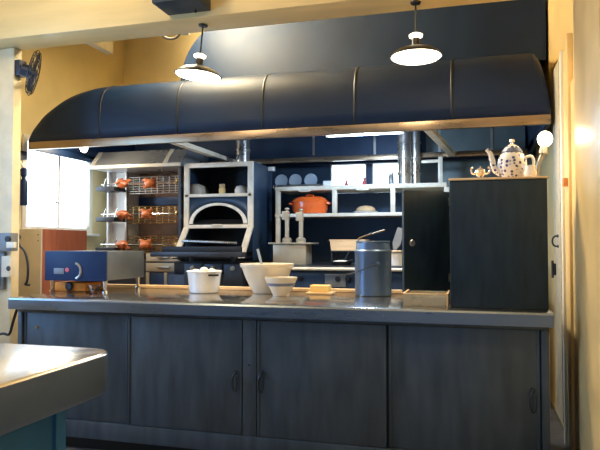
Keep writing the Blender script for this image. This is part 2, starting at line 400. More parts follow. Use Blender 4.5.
# base cabinet
BL, BR, BF = X(19, .03), X(548, .03), .03
cb = thing('counter_cabinet', 'long blue-grey steel base cabinet with sliding doors under the worktop', 'cabinet', ((BL + BR) / 2, .5, 0))
B(BL, BR, BF + .035, CB - .05, .08, .878).build('carcass', 'cab_dark', cb)
B(BL + .03, BR - .03, BF + .06, CB - .1, 0, .079).build('toe_kick', 'black', cb)
ds = [(23.5, 127.5, .022), (128.5, 242.5, .008), (257, 386, .008), (387.5, 539, .022)]
fr = MB()
fr.box(BL, BR, BF, BF + .034, .08, .185, bev=.004); fr.box(BL, BR, BF, BF + .034, .855, .878, bev=.003)
for a, b in ((None, 23), (243, 256.5), (540, None)):
    fr.box(BL if a is None else X(a, BF), BR if b is None else X(b, BF), BF, BF + .034, .186, .854, bev=.003)
fr.build('face_frame', 'cab_blue', cb)
doors = []
for a, b, off in ds:
    d = B(X(a, BF) + .002, X(b, BF) - .002, BF + off - .004, BF + off + .010, .188, .852, bev=.003)
    d.box(X(a, BF) + .002, X(a, BF) + .016, BF + off - .009, BF + off - .004, .19, .85, bev=.002)
    d.box(X(b, BF) - .016, X(b, BF) - .002, BF + off - .009, BF + off - .004, .19, .85, bev=.002)
    doors.append(d.build('sliding_door', 'cab_blue', cb))
for di, px, py in ((1, 236, 381), (2, 262, 382), (3, 533, 401)):
    p = at(px, py, BF + ds[di][2] - .004); y = p.y
    hd = LA([(.0, 0), (.013, 0), (.013, .006), (.0, .008)], (p.x, y - .004, p.z + .055), 14, (0, -1, 0))
    hd.tube([(p.x, y - .008, p.z + .055), (p.x - .012, y - .022, p.z + .03), (p.x - .016, y - .026, p.z), (p.x - .011, y - .022, p.z - .045), (p.x, y - .015, p.z - .06), (p.x + .011, y - .022, p.z - .045), (p.x + .014, y - .024, p.z), (p.x + .008, y - .02, p.z + .035)], .0045, 8, 2)
    hd.build('drop_handle', 'dark_steel', doors[di])
p = at(37, 327, BF + .017); LA([(0, 0), (.008, 0), (.008, .005), (0, .006)], p, 14, (0, -1, 0)).build('lock', 'brass', doors[0])
p = at(249, 365, BF); LA([(0, 0), (.006, 0), (.006, .004), (0, .005)], p, 12, (0, -1, 0)).build('screw', 'dark_steel', cb)

# ================================================================== NEAR PREP TABLE
pt = thing('prep_table', 'polished steel topped table with rounded corner and blue base near the camera', 'table', (-1.9, -2.4, 0))
tx0, tx1, ty0, ty1 = -2.75, -1.085, -3.1, -1.585
def rrect(x0, x1, y0, y1, r, n=10):
    out = []
    for cx, cy, a in ((x1 - r, y1 - r, 0), (x0 + r, y1 - r, 90), (x0 + r, y0 + r, 180), (x1 - r, y0 + r, 270)):
        for k in range(n + 1): t = R(a + 90 * k / n); out.append((cx + r * math.cos(t), cy + r * math.sin(t)))
    return out
def rr_loft(levels):
    m = MB(); m.loft([[(x, y, z) for x, y in rrect(tx0 + i, tx1 - i, ty0 + i, ty1 - i, max(.02, .10 - i))] for i, z in levels]); return m
rr_loft([(.005, .946), (.0, .952), (.003, .958), (.010, .96), (.3, .96)]).build('tabletop', 'table_top', pt, sharp=.9)
rr_loft([(.03, .826), (.012, .832), (.0, .850), (.0, .9515), (.010, .953)]).build('apron', 'table_edge', pt, sharp=.9)
bx1, by1 = -1.20, -1.70
B(tx0 + .14, bx1 - .01, ty0 + .14, by1 - .01, .10, .83).build('base_body', 'table_base', pt)
for x in (tx0 + .15, bx1 - .022):
    for y in (ty0 + .15, by1 - .022): B(x - .024, x + .024, y - .024, y + .024, 0, .828, bev=.006).build('leg', 'table_base', pt)

# ================================================================== TALL CABINET ON THE COUNTER
q0, q1, qy0, qy1, qz = X(450, .12), X(548, .12), .12, .73, 1.655
tc = thing('tall_cabinet', 'dark blue-green tall cabinet box standing on the counter with its door swung open', 'cabinet', ((q0 + q1) / 2, .42, TZ))
B(q0, q1, qy0, qy1, TZ + .001, qz - .012, bev=.005).build('body', 'tall_cab', tc)
B(q0 - .006, q1 + .006, qy0 - .008, qy1, qz - .012, qz, bev=.004).build('top_board', 'board_wood', tc)
hx_, hy_ = q0 - .012, .745
fx, fy = at(403, 245, .51).x, .51
ang = math.atan2(fy - hy_, fx - hx_); wd = math.hypot(fx - hx_, fy - hy_)
mt = Matrix.Translation((hx_, hy_, 0)) @ Matrix.Rotation(ang, 4, 'Z')
door = MB().box(.004, wd, -.011, .011, .988, 1.632, bev=.003, xf=mt).build('door', 'tall_cab', tc)
pk = at(411, 243, .54)
kd = LA([(0, -.004), (.019, -.004), (.021, 0), (.017, .005), (.011, .004), (.0, .002)], (pk.x, .535, pk.z), 24, (math.sin(ang), -math.cos(ang), 0) if math.cos(ang) > 0 else (-math.sin(ang), math.cos(ang), 0))
v = Vector((-math.sin(ang), math.cos(ang), 0)); v = v if v.y < 0 else -v
cdist = (pk.x - hx_) / math.cos(ang); kp = Vector((hx_ + cdist * math.cos(ang), hy_ + cdist * math.sin(ang), pk.z)) + v * .014
kd = LA([(0, -.006), (.019, -.006), (.021, 0), (.017, .005), (.011, .003), (.0, .002)], kp, 24, v); kd.build('ring_pull', 'steel', door)
for zz in (1.565, 1.08):
    hh = MB().box(-.0, .034, -.014, -.011, zz - .026, zz + .026, bev=.001, xf=mt); 
    hh2 = MB().box(0, .034, .011, .0145, zz - .026, zz + .026, bev=.001, xf=mt)
    (hh if v.dot(mt.to_3x3() @ Vector((0, -1, 0))) > 0 else hh2).tube([(hx_, hy_ - .018, zz - .03), (hx_, hy_ - .018, zz + .03)], .006, 8).build('hinge', 'steel', tc)
# teapot
c = Vector((X(513, .40), .40, qz + .001))
tp = thing('teapot', 'white china teapot with dark blue pattern, long spout and knobbed lid on the tall cabinet', 'teapot', c)
LA([(.0, .0), (.046, .0), (.048, .008), (.055, .02), (.074, .06), (.082, .095), (.080, .125), (.066, .155), (.05, .17), (.046, .176), (.0, .176)], c, 40).build('body', 'china', tp)
LA([(.0545, .166), (.058, .172), (.053, .182), (.046, .192), (.045, .190), (.05, .176)], c, 36, caps=False).build('lid_band', 'bowl_stripe', tp)
lid = LA([(.052, .172), (.05, .182), (.038, .202), (.02, .214), (.012, .218), (.0, .219)], c, 36).build('lid', 'china', tp)
LA([(.007, .216), (.007, .224), (.016, .234), (.013, .246), (0, .250)], c, 20).build('knob', 'silver', lid)
T([c + Vector((-.062, -.01, .05)), c + Vector((-.10, -.012, .07)), c + Vector((-.108, -.014, .12)), c + Vector((-.118, -.016, .165)), c + Vector((-.142, -.018, .19))], (.022, .010), 14, 2).build('spout', 'china', tp)
T([c + Vector((.068, .01, .14)), c + Vector((.11, .012, .15)), c + Vector((.122, .012, .11)), c + Vector((.108, .012, .06)), c + Vector((.072, .01, .05))], .009, 10, 2).build('handle', 'china', tp)
# creamer, ornament, clip lamp
c = Vector((X(531, .30), .30, qz + .001))
cm = thing('creamer', 'small white china cream jug between the blue patterned teapot and the bare bulb lamp', 'jug', c)
LA([(0, 0), (.026, 0), (.034, .02), (.036, .04), (.028, .062), (.031, .078), (.027, .078), (.024, .062), (.0, .02)], c, 28).build('body', 'white_enamel', cm)
MB().ring(c + Vector((.0, .042, .042)), .022, .005, (1, 0, 0), 20).build('handle', 'white_enamel', cm)
T([c + Vector((-.024, 0, .06)), c + Vector((-.038, 0, .082))], (.012, .008), 10).build('lip', 'white_enamel', cm)
c = Vector((X(481, .25), .25, qz + .001))
sg = thing('sugar_bowl', 'little ornate silver two-handled bowl at the open-door end of the cabinet top', 'bowl', c)
LA([(0, 0), (.02, 0), (.018, .008), (.008, .014), (.02, .024), (.03, .04), (.026, .056), (.022, .058), (.0, .04)], c, 24).build('body', 'silver', sg)
for s_ in (-1, 1): T([c + Vector((s_ * .026, 0, .032)), c + Vector((s_ * .05, 0, .04)), c + Vector((s_ * .052, 0, .066)), c + Vector((s_ * .04, 0, .072))], .005, 8, 2).build('handle', 'silver', sg)
LA([(.024, .056), (.012, .066), (.004, .068), (.006, .076), (0, .08)], c, 20).build('lid', 'silver', sg)
p = at(545, 139, .42)
lp = thing('clip_lamp', 'bare glowing bulb on a grey clip stand at the wall end of the tall cabinet', 'lamp', (p.x - .03, .42, qz))
MB().ell(p, (.042, .042, .046)).build('bulb', 'bulb_glow', lp)
b0 = Vector((p.x - .045, .42, qz + .001))
LA([(.0, 0), (.042, 0), (.042, .01), (.012, .018), (0, .018)], b0, 24).build('clip_base', 'grey_cup', lp)
T([b0 + Vector((0, 0, .015)), b0 + Vector((.005, 0, .09)), p + Vector((-.012, 0, -.08))], .012, 12, 1).build('neck', 'grey_cup', lp)
T([p + Vector((-.013, 0, -.085)), p + Vector((-.004, 0, -.03))], (.024, .020), 16).build('socket', 'grey_cup', lp)
ld = bpy.data.lights.new('bulb_light', 'POINT'); ld.energy = 2.2; ld.color = (1, .74, .42); ld.shadow_soft_size = .04
lo = bpy.data.objects.new('bulb_light', ld); COL.objects.link(lo); lo.location = p + Vector((0.0, -.05, 0))
# added dish: its gold stands for the bright reflection in the worktop
gx0, gx1 = X(403, .13), q0 - .014
gd = thing('reflection_dish', 'pale golden glass oblong dish added for the reflection in the counter below the open blue cabinet door', 'dish', ((gx0 + gx1) / 2, .26, TZ))
g = MB(); y0, y1, z1 = .12, .40, Z(425, 294.5, .12)
g.box(gx0 + .006, gx1 - .006, y0 + .006, y1 - .006, TZ + .001, TZ + .007)
for a in ((gx0, gx0 + .006, y0, y1), (gx1 - .006, gx1, y0, y1), (gx0 + .006, gx1 - .006, y0, y0 + .006), (gx0 + .006, gx1 - .006, y1 - .006, y1)): g.box(*a, TZ + .001, z1)
g.build('tray', 'frosted', gd)
r_ = MB(); r_.box(gx0 - .003, gx1 + .002, y0 - .004, y0 + .010, z1 + .0005, z1 + .006, bev=.002); r_.box(gx1 - .008, gx1 + .002, y0 + .0105, y1, z1 + .0005, z1 + .006, bev=.002); r_.box(gx0 - .003, gx0 + .008, y0 + .0105, y1, z1 + .0005, z1 + .006, bev=.002)
r_.box(gx1 - .007, gx1 + .002, y0 - .005, y0 - .0005, TZ + .001, z1, bev=.001); r_.build('rim', 'bread', gd)
gl = Vector((X(433, .27), .27, TZ + .008))
gt = thing('glass_tumbler', 'short round clear glass standing inside the golden oblong dish', 'glass', gl)
LA([(0, 0), (.028, 0), (.034, .055), (.031, .055), (.025, .006), (0, .006)], gl, 28).build('cup', 'glass', gt)

# ================================================================== THINGS ON THE COUNTER
# white pot with eggs
c = Vector((X(204.5, .70), .70, TZ + .001))
wp = thing('enamel_pot', 'white enamel pot full of eggs on the serving counter', 'pot', c)
LA([(0, 0), (.098, 0), (.104, .006), (.120, .142), (.127, .150), (.124, .156), (.115, .150), (.100, .012), (0, .010)], c, 44).build('body', 'white_enamel', wp)
B(c.x + .045, c.x + .118, c.y - .128, c.y - .103, c.z + .120, c.z + .134, bev=.004, xf=Matrix.Translation(c) @ Matrix.Rotation(R(30), 4, 'Z') @ Matrix.Translation(-c) @ Matrix.Translation((-.03, .0, 0))).build('handle', 'black', wp)
for k, (dx, dy, dz) in enumerate(((.018, -.045, .160), (-.055, -.03, .144), (.068, .0, .142), (-.02, .04, .146), (.03, .06, .146), (-.075, .035, .140))):
    eg = MB().ell(c + Vector((dx, dy, dz)), (.030, .023, .023)).build('egg', 'egg', None, c + Vector((dx, dy, dz)))
    tag(eg, ['topmost pale egg on the heap in the white pot', 'pale egg in the white pot, second from its oven-side rim', 'pale egg against the bowl-side rim of the white pot', 'pale egg behind the topmost egg in the white pot', 'pale egg at the far bowl-side rim of the white pot', 'pale egg at the oven-side rim of the white pot'][k], 'egg', 'eggs in the white pot')
LA([(0.0, .09), (.108, .09), (.110, .116), (0, .116)], c, 30).build('filling', 'egg', wp)
# mixing bowl
c = Vector((X(267, .80), .80, TZ + .001))
mb = thing('mixing_bowl', 'large cream mixing bowl with a spoon in it, behind the small striped bowl', 'bowl', c)
LA([(0, 0), (.098, 0), (.104, .01), (.125, .05), (.155, .11), (.176, .170), (.190, .186), (.192, .205), (.184, .207), (.168, .17), (.145, .10), (.10, .02), (0, .018)], c, 52).build('body', 'bowl_cream', mb)
sp = thing('mixing_spoon', 'grey-blue spoon handle sticking up out of the large cream bowl', 'spoon', c + Vector((-.06, .05, .1)))
T([c + Vector((-.02, .06, .05)), at(257.5, 249, .86)], (.007, .011), 10).build('handle', 'plate', sp)
MB().ell(c + Vector((-.015, .062, .042)), (.030, .012, .022)).build('spoon_bowl', 'plate', sp)
# small striped bowl
c = Vector((X(281, .58), .58, TZ + .001))
sb = thing('striped_bowl', 'small cream bowl with a dark blue band in front of the large bowl', 'bowl', c)
LA([(0, 0), (.055, 0), (.056, .012), (.066, .03), (.088, .072), (.094, .085), (.108, .112), (.109, .124), (.102, .124), (.085, .085), (.058, .03), (0, .02)], c, 44).build('body', 'bowl_cream', sb)
LA([(.0885, .068), (.0925, .078), (.0955, .085), (.0965, .086), (.0935, .078), (.090, .067)], c, 44, caps=False).build('band', 'bowl_stripe', sb)
# butter
c = Vector((X(320.5, .80), .80, TZ + .001))
bb = tag(B(c.x - .092, c.x + .092, .74, .88, TZ + .001, TZ + .014, bev=.004).build('butter_board', 'board_wood', None, c), 'small pale wooden board under the block of butter', 'board')
tag(B(c.x - .068, c.x + .068, .765, .845, TZ + .0145, TZ + .062, bev=.006).build('butter_block', 'butter', None, c), 'yellow block of butter on a small board', 'butter')
# stockpot
c = Vector((X(373, .80), .80, TZ + .001))
st = thing('stockpot', 'tall blue-grey metal can with a wire carrying handle on the counter', 'pot', c)
hgt = Z(373, 241, .80) - TZ; r = .123
LA([(0, 0), (r - .004, 0), (r, .005), (r, hgt * .78), (r + .003, hgt * .80), (r + .003, hgt * .815), (r - .006, hgt * .84), (r - .012, hgt * .96), (r - .006, hgt * .985), (r - .008, hgt), (r - .018, hgt), (r - .018, hgt * .5), (0, .02)], c, 52).build('body', 'pot_blue', st)
pe = at(378, 264, c.y - r - .004)
LA([(0, 0), (.014, 0), (.012, .008), (0, .010)], (pe.x, c.y - r + .002, pe.z), 16, (0, -1, 0)).build('ear', 'pot_blue', st)
T([(pe.x, c.y - r - .008, pe.z), at(366, 268, c.y - r - .02), at(354, 273, c.y - r + .0), at(343, 275, c.y - .03)], .0035, 8, 2).build('bail', 'black', st)
LA([(.107, hgt * .965), (.112, hgt * .97), (.112, hgt * .995), (.104, hgt)], c, 40, caps=False).build('inner_rim', 'steel', st)
ldl = thing('ladle', 'long thin copper-coloured ladle handle poking out of the tall blue can', 'ladle', c + Vector((-.06, 0, hgt)))
a = at(358.5, 238, .76)
T([Vector((a.x, .76, TZ + .06)), Vector((a.x, .76, a.z - .02)), a, at(385, 230, .80)], .0065, 10, 2).build('handle', 'copper_trim', ldl)
MB().ell((a.x + .028, .77, TZ + .06), (.035, .035, .025)).build('ladle_bowl', 'copper_trim', ldl)
# countertop oven on legs
oy0, oy1 = .43, .95
o0, o1 = X(45, oy0), X(106, oy0); oz0, oz1 = TZ + .088, Z(106, 251.5, oy0)
ov = thing('countertop_oven', 'low dark blue countertop oven on chrome legs at the window end of the counter', 'oven', ((o0 + o1) / 2, .7, TZ))
B(o0 + .004, o1, oy0 + .02, oy1, oz0, oz1, bev=.006).build('body', 'oven_side', ov)
fp = B(o0, o1 + .002, oy0, oy0 + .0195, oz0 - .004, oz1 + .003, bev=.005).build('front_panel', 'oven_blue', ov)
pc = at(74, 271, oy0 - .002)
rg = MB().ring(pc, .056, .009, (0, -1, 0), 24, 8, R(-70), R(75)); rg.build('crescent_handle', 'steel', ov)
LA([(0, 0), (.016, 0), (.014, .003), (0, .004)], at(67, 270, oy0), 20, (0, -1, 0)).build('red_emblem', 'red_plastic', fp)
p1, p2 = at(54, 268, oy0), at(64, 274, oy0)
B(p1.x, p2.x, oy0 - .003, oy0 + .001, p2.z, p1.z, bev=.001).build('badge', 'grey_box', fp)
for x in (o0 + .035, o1 - .03):
    for y in (oy0 + .04, oy1 - .04):
        LA([(.020, 0), (.022, .01), (.011, .02), (.014, .06), (.018, .088), (0, .088)], (x, y, TZ + .0005), 18).build('leg', 'chrome', ov)
tb = thing('wooden_tray', 'orange-brown wooden tray with a dark round knob under the countertop oven', 'tray', (X(70, .56), .6, TZ))
u0, u1 = X(55, .56), X(86, .56)
B(u0, u1, .56, .82, TZ + .001, TZ + .062, bev=.006).build('box', 'orange_wood', tb)
LA([(0, 0), (.030, 0), (.033, .012), (.024, .02), (0, .022)], (X(70.5, .56), .559, TZ + .036), 24, (0, -1, 0)).build('knob', 'dark_steel', tb)
c = Vector((X(95, .50), .50, TZ + .001))
sh = thing('glass_bowl', 'small clear glass bowl near the oven leg', 'bowl', c)
LA([(0, 0), (.028, 0), (.045, .035), (.050, .055), (.046, .055), (.040, .035), (.024, .006), (0, .006)], c, 28).build('cup', 'glass', sh)

# ================================================================== WINDOW-END CABINET AND POST FITTINGS
a0, a1 = X(19, 1.08), X(41, 1.08); bt = Z(30, 229, 1.08)
ws = thing('wooden_cupboard', 'tall cupboard with pale front and reddish brown side below the kitchen window', 'cupboard', ((a0 + a1) / 2, 1.4, 0))
B(a0, a1 - .001, 1.08, 1.10, .0, bt, bev=.003).build('front_panel', 'pale_panel', ws)
B(a0 + .004, a1, 1.10, 1.72, .0, bt, bev=.003).build('carcass', 'brown_wood', ws)
for z in (bt - .05, bt - .1): LA([(0, 0), (.006, 0), (.005, .003), (0, .004)], (a1 - .03, 1.08, z), 10, (0, -1, 0)).build('screw', 'dark_steel', ws)
def post_box(name, label, cat, px0, px1, py0, py1, m, d=.08):
    x0, x1 = X(px0, .60), X(px1, .60); z1, z0 = Z(8, py0, .60), Z(8, py1, .60)
    t = thing(name, label, cat, ((x0 + x1) / 2, .639, z0))
    B(x0, x1, .639 - d, .6395, z0, z1, bev=.006).build('housing', m, t); return t, x0, x1, z0, z1
t, x0, x1, z0, z1 = post_box('switch_box', 'grey electrical box with a white switch knob fixed on the cream post', 'switch box', -14, 14.5, 233, 251, 'grey_box')
LA([(0, 0), (.022, 0), (.022, .02), (0, .024)], (X(8, .55), .559, Z(8, 239, .55)), 20, (0, -1, 0)).build('dial', 'black', t)
B(X(7, .54), X(15, .54), .53, .5585, Z(8, 248, .54), Z(8, 242, .54), bev=.005).build('switch_knob', 'ivory', t)
t, x0, x1, z0, z1 = post_box('outlet_box', 'pale outlet box with a dark socket, below the grey switch box on the post', 'outlet', 3.5, 12, 256, 277, 'ivory', .06)
LA([(0, 0), (.020, 0), (.017, .006), (0, .007)], (X(8, .57), .579, Z(8, 268.5, .57)), 20, (0, -1, 0)).build('socket', 'black', t)
t, x0, x1, z0, z1 = post_box('junction_plate', 'flat dark grey mounting plate behind the pale outlet box on the post', 'plate', -14, 3, 252, 290, 'grey_box', .03)
B(x0 + .02, x1 - .02, .603, .6085, z0 + .03, z1 - .03, bev=.004).build('cover', 'oven_side', t)
cb_ = thing('power_cable', 'dark blue cable looping down from the cupboard top to the counter', 'cable', at(20, 240, .80))
T([at(17, 232, .80), at(19, 246, .80), at(25, 250, .80), at(28.5, 265, .80), at(27.5, 282, .80), (at(24.5, 291, .80).x, .80, .972), (at(24.2, 291, .80).x, .86, .965)], .010, 8, 2).build('cord', 'cable', cb_)
LA([(0, 0), (.022, .004), (.026, .03), (.012, .055), (0, .055)], at(17.5, 240, .80), 18).build('plug', 'fan_blue', cb_)
cb2 = thing('flex_conduit', 'thin dark conduit running straight down the cream post edge behind the cable', 'cable', at(16, 260, .78))
T([at(20, 176, .78), at(19.5, 200, .78), at(18.5, 230, .78), at(16, 262, .78), at(15.5, 297, .78), at(15, 318, .78)], .007, 8, 2).build('cord', 'cable', cb2)
cb3 = thing('floor_cable', 'black cable hanging in a loop under the counter end by the post', 'cable', at(10, 330, .2))
T([at(17, 309, .12), at(13, 322, .15), at(9.5, 336, .2), at(4, 333, .2), at(-3, 335, .2), at(-6, 350, .2), (at(-6, 350, .2).x, .2, .012)], .009, 8, 2).build('cord', 'black', cb3)
# wall bottle by window
p = at(29, 206, 1.30)
db = thing('wall_bottle', 'blue cylinder bottle on a bracket beside the bright kitchen window', 'bottle', (WL + .06, 1.36, 1.5))
bx, by = WL + .07, 1.34
zb = Z(29, 205, 1.3)
LA([(0, 0), (.034, 0), (.036, .006), (.036, .20), (.030, .23), (.016, .24), (.016, .26), (.03, .275), (.03, .33), (.014, .345), (0, .345)], (bx, by, zb), 24).build('body', 'oven_blue', db)
B(WL + .001, WL + .035, by - .04, by + .04, zb + .18, zb + .20, bev=.003).build('bracket', 'ivory', db)
T([(bx, by, zb + .34), (bx - .02, by - .02, zb + .40), (bx - .05, by - .06, zb + .40), (WL + .02, by - .08, zb + .36), (WL + .02, by - .08, zb - .05)], .012, 8, 2).build('pipe', 'ivory', db)
B(WL + .001, WL + .07, by - .09, by + .05, zb + .42, zb + .50, bev=.01).build('top_fitting', 'dark_steel', db)

# ================================================================== FAN ON POST
c = at(33.5, 73, .66)
fn = thing('wall_fan', 'small caged fan with dark blades on the cream post under the beam', 'fan', (PX, .66, c.z))
n = Vector((.90, .60, -.24)).normalized(); qn = Vector((0, 0, 1)).rotation_difference(n)
def loc(a, r_, h_): return c + qn @ Vector((r_ * math.cos(a), r_ * math.sin(a), h_))
cg = MB()
for r_, h_ in ((.180, 0), (.165, .016), (.11, .026), (.05, .03), (.165, -.016), (.11, -.026)): cg.ring(c + n * h_, r_, .003, n, 36, 6)
for k in range(16):
    a = 2 * math.pi * k / 16
    cg.tube([loc(a, .05, .03), loc(a, .11, .026), loc(a, .165, .016), loc(a, .18, 0), loc(a, .165, -.016), loc(a, .11, -.026), loc(a, .05, -.03)], .0016, 5)
cg.build('cage_grille', 'dark_steel', fn)
for k in range(4):
    a = 2 * math.pi * k / 4 + .55
    ring = []
    for (r_, da, hh) in ((.03, -.3, -.008), (.07, -.42, -.016), (.145, -.36, -.016), (.155, -.05, 0), (.145, .30, .014), (.07, .40, .016), (.03, .3, .008)):
        ring.append((a + da, r_, hh))
    MB().loft([[loc(x_, y_, z_ + .001) for x_, y_, z_ in ring], [loc(x_, y_, z_ - .001) for x_, y_, z_ in ring]]).build('blade', 'fan_blue', fn)
LA([(0, -.10), (.045, -.09), (.05, -.03), (.03, -.02), (.03, .02), (.018, .026), (0, .027)], c, 24, n).build('motor', 'fan_blue', fn)
xx = PX
B(xx + .0005, xx + .05, .645, .725, c.z - .01, c.z + .115, bev=.006).build('bracket', 'fan_blue', fn)

# ceiling speaker on beam, cable loop
s0, s1 = X(152, .25), X(197, .25); sz = Z(170, 3, .25)
spk = thing('beam_box', 'dark box mounted high on the face of the cream beam', 'box', ((s0 + s1) / 2, .449, sz))
B(s0, s1, .22, .4495, sz, sz + .22, bev=.008).build('housing', 'cab_dark', spk)
B(s0 + .02, s1 - .02, .212, .2195, sz + .02, sz + .20, bev=.002).build('front_grille', 'black', spk)
LA([(0, -.02), (.008, -.02), (.008, .0)], (s1 - .09, .4, sz), 10).build('knob', 'black', spk)
hz = thing('hanging_hose', 'short black hose loop drooping behind the beam next to a white joist', 'hose', at(171, 37, 1.2))
T([at(156, 22, 1.2), at(160, 33, 1.2), at(166, 38.5, 1.2), at(174, 39, 1.2), at(179.5, 35, 1.2), at(182, 26, 1.2), (at(182, 26, 1.2).x, 1.2, CE)], .011, 8, 2).build('hose', 'black', hz)

# ================================================================== COOK LINE: rotisserie
RY0, RY1 = 2.0, 2.62
r0, r1 = X(92, RY0), X(181, RY0); ri = X(109, RY0)
ro = thing('rotisserie', 'wide three-level rotisserie oven with steel hood, wire grids and long spits', 'rotisserie', ((r0 + r1) / 2, 2.3, 0))
B(r0, r1, RY0 + .02, RY1, 0, 1.14, bev=.004).build('stand', 'dark_steel', ro)
yd = RY0 + .005
for a_, b_, m_ in ((253.5, 261.5, 'pale_panel'), (263, 271.5, 'tan_steel')):
    dw = B(X(146, yd), r1 - .01, yd, RY0 + .0195, Z(160, b_, yd), Z(160, a_, yd), bev=.003).build('drawer', m_, ro)
    B(X(158, yd), X(170, yd), yd - .02, yd - .0005, Z(160, (a_ + b_) / 2 + .8, yd), Z(160, (a_ + b_) / 2 - .8, yd), bev=.002).build('handle', 'steel', dw)
for px in (146, 164, 179): B(X(px, yd), X(px, yd) + .035, yd, RY0 + .0195, .62, Z(160, 272.5, yd), bev=.003).build('stand_post', 'tan_steel', ro)
B(X(148, yd) + .03, X(164, yd) - .002, yd + .006, RY0 + .0195, .62, Z(160, 274, yd), bev=.003).build('stand_panel', 'blue_panel', ro)
B(r0, r0 + .02, RY0 + .25, RY1, 1.141, 2.045, bev=.003).build('side_panel', 'pale_grey', ro)
B(r0 + .02, ri, RY1 - .3, RY1, 1.141, 2.045).build('side_liner', 'pale_grey', ro)
B(ri, r1, RY1 - .06, RY1, 1.141, 2.045).build('back_panel', 'brick_back', ro)
zr = [Z(140, y, RY0 + .15) for y in (183.5, 214, 244.5)]
B(ri + .004, r1 - .03, RY1 - .075, RY1 - .061, (zr[0] + zr[1]) / 2 - .045, (zr[0] + zr[1]) / 2 + .045, bev=.003).build('blue_band', 'blue_panel', ro)
B(r1 - .035, r1, RY0, RY1 - .06, 1.141, 2.045, bev=.003).build('upright', 'dark_steel', ro)
B(ri - .012, ri + .012, RY0 + .3, RY0 + .325, 1.141, 2.045, bev=.003).build('upright', 'steel', ro)
MB().prism([(RY0 - .02, 2.046), (RY0 - .02, 2.075), (RY0 + .14, 2.235), (RY1, 2.235), (RY1, 2.046)], 'x', r0 - .0, r1).build('hood_panel', 'bright_steel', ro)
B(r0 - .015, r1 + .005, RY0 - .04, RY0 - .021, 2.045, 2.078, bev=.003).build('hood_lip', 'rail_steel', ro)
for px in (90, 163):
    xa = X(px, RY0)
    MB().prism([(RY0 - .024, 2.079), (RY0 + .136, 2.239), (RY0 + .16, 2.239), (RY0 - .0, 2.079)], 'x', xa, xa + .045).build('hood_strap', 'rail_steel', ro)
def grid(z0, z1):
    g = MB()
    for k in range(8):
        z = z0 + (z1 - z0) * k / 7; g.tube([(ri - .0, RY0 + .33, z), (r1 - .03, RY0 + .33, z)], .0050, 6)
    for k in range(12):
        x = ri + (r1 - .03 - ri) * k / 11; g.tube([(x, RY0 + .335, z0), (x, RY0 + .335, z1)], .0035, 6)
    return g
for k, z in enumerate(zr):
    grid(z - .085, z + .085).build('wire_grid', 'brass' if k else 'bright_steel', ro)
    s_ = T([(r0 - .0, RY0 + .15, z), (r1 - .02, RY0 + .15, z)], .006, 8).build('spit', 'chrome', ro)
    LA([(0, 0), (.022, .005), (.022, .05), (.012, .06), (0, .06)], (r1 - .03, RY0 + .06, z), 18, (-.6, -.5, 0)).build('drive_knob', 'brass', ro)
    T([(r1 - .03, RY0 + .05, z - .03), (r1 + .02, RY0 - .0, z - .05)], .02, 10).build('drive_grip', 'black', ro)
    B(r0 - .0, ri + .02, RY0 + .05, RY0 + .26, z - .075, z - .03, bev=.008).build('drip_tray', 'dark_steel', ro)
    for xx_ in (r0 + .03, ri - .03): T([(xx_, RY0 + .15, z - .03), (xx_ + .01, RY0 + .15, z + .02), (xx_ + .03, RY0 + .15, z + .06)], .006, 8, 1).build('spit_bracket', 'chrome', ro)
# chickens
def chicken_mesh():
    m = MB()
    m.ell((0, 0, 0), (.092, .068, .066), 20); m.ell((-.035, -.018, .012), (.062, .058, .058), 18)
    for s_ in (-1, 1):
        rt = Matrix.Rotation(R(25 * s_), 3, 'X')
        m.ell((.070, -.03, .048 * s_), (.052, .030, .030), 14, Matrix.Rotation(R(-28 * s_), 3, 'Y'))
        m.tube([(.095, -.04, .055 * s_), (.135, -.045, .040 * s_)], (.016, .010), 10); m.ell((.138, -.045, .038 * s_), (.014, .013, .013), 10)
        m.ell((-.055, -.045, .050 * s_), (.036, .020, .022), 12, Matrix.Rotation(R(35 * s_), 3, 'Y'))
        m.ell((-.025, -.062, .058 * s_), (.028, .014, .015), 12, Matrix.Rotation(R(-20 * s_), 3, 'Y'))
    return m
ck = None
chick = [(122.5, 184, 0, 5), (150, 182.5, 0, 190), (123, 212.5, 1, 12), (147, 215, 1, 185), (123, 244, 2, -8), (145.5, 244.5, 2, 178)]
clab = ['roast chicken on the top spit, at the window end', 'roast chicken on the top spit, nearest the brass drive knob', 'roast chicken on the middle spit, at the window end', 'roast chicken on the middle spit, nearest the brass drive knob', 'roast chicken on the bottom spit, at the window end', 'roast chicken on the bottom spit, nearest the brass drive knob']
for k, (px, py, lv, ro_) in enumerate(chick):
    p = at(px, py, RY0 + .15); p.z = zr[lv] + (.0)
    if ck is None:
        ck = chicken_mesh().build('roast_chicken', 'chicken')
        rm = ck.modifiers.new('r', 'REMESH'); rm.mode = 'VOXEL'; rm.voxel_size = .0075; rm.use_smooth_shade = True
        sm = ck.modifiers.new('s', 'SMOOTH'); sm.iterations = 3; o = ck
    else:
        o = ck.copy(); COL.objects.link(o)
    o.location = p; o.rotation_euler = (R((k * 57) % 120 - 60 + (0)), 0, R(ro_)); o.scale = (.66, .66, .66)
    tag(o, clab[k], 'chicken', 'roast chickens on the rotisserie spits')

# ================================================================== char grill with arched canopy
GY = 2.0
g0, g1 = X(184, GY), X(253, GY); gb = 2.56
gr = thing('char_grill', 'black char grill under a framed steel canopy with an arched opening', 'grill', ((g0 + g1) / 2, 2.2, 0))
zt, zs, za, zf = Z(215, 162.5, GY), Z(215, 195, GY), Z(215, 203, GY), Z(215, 227, GY)
fw = .052
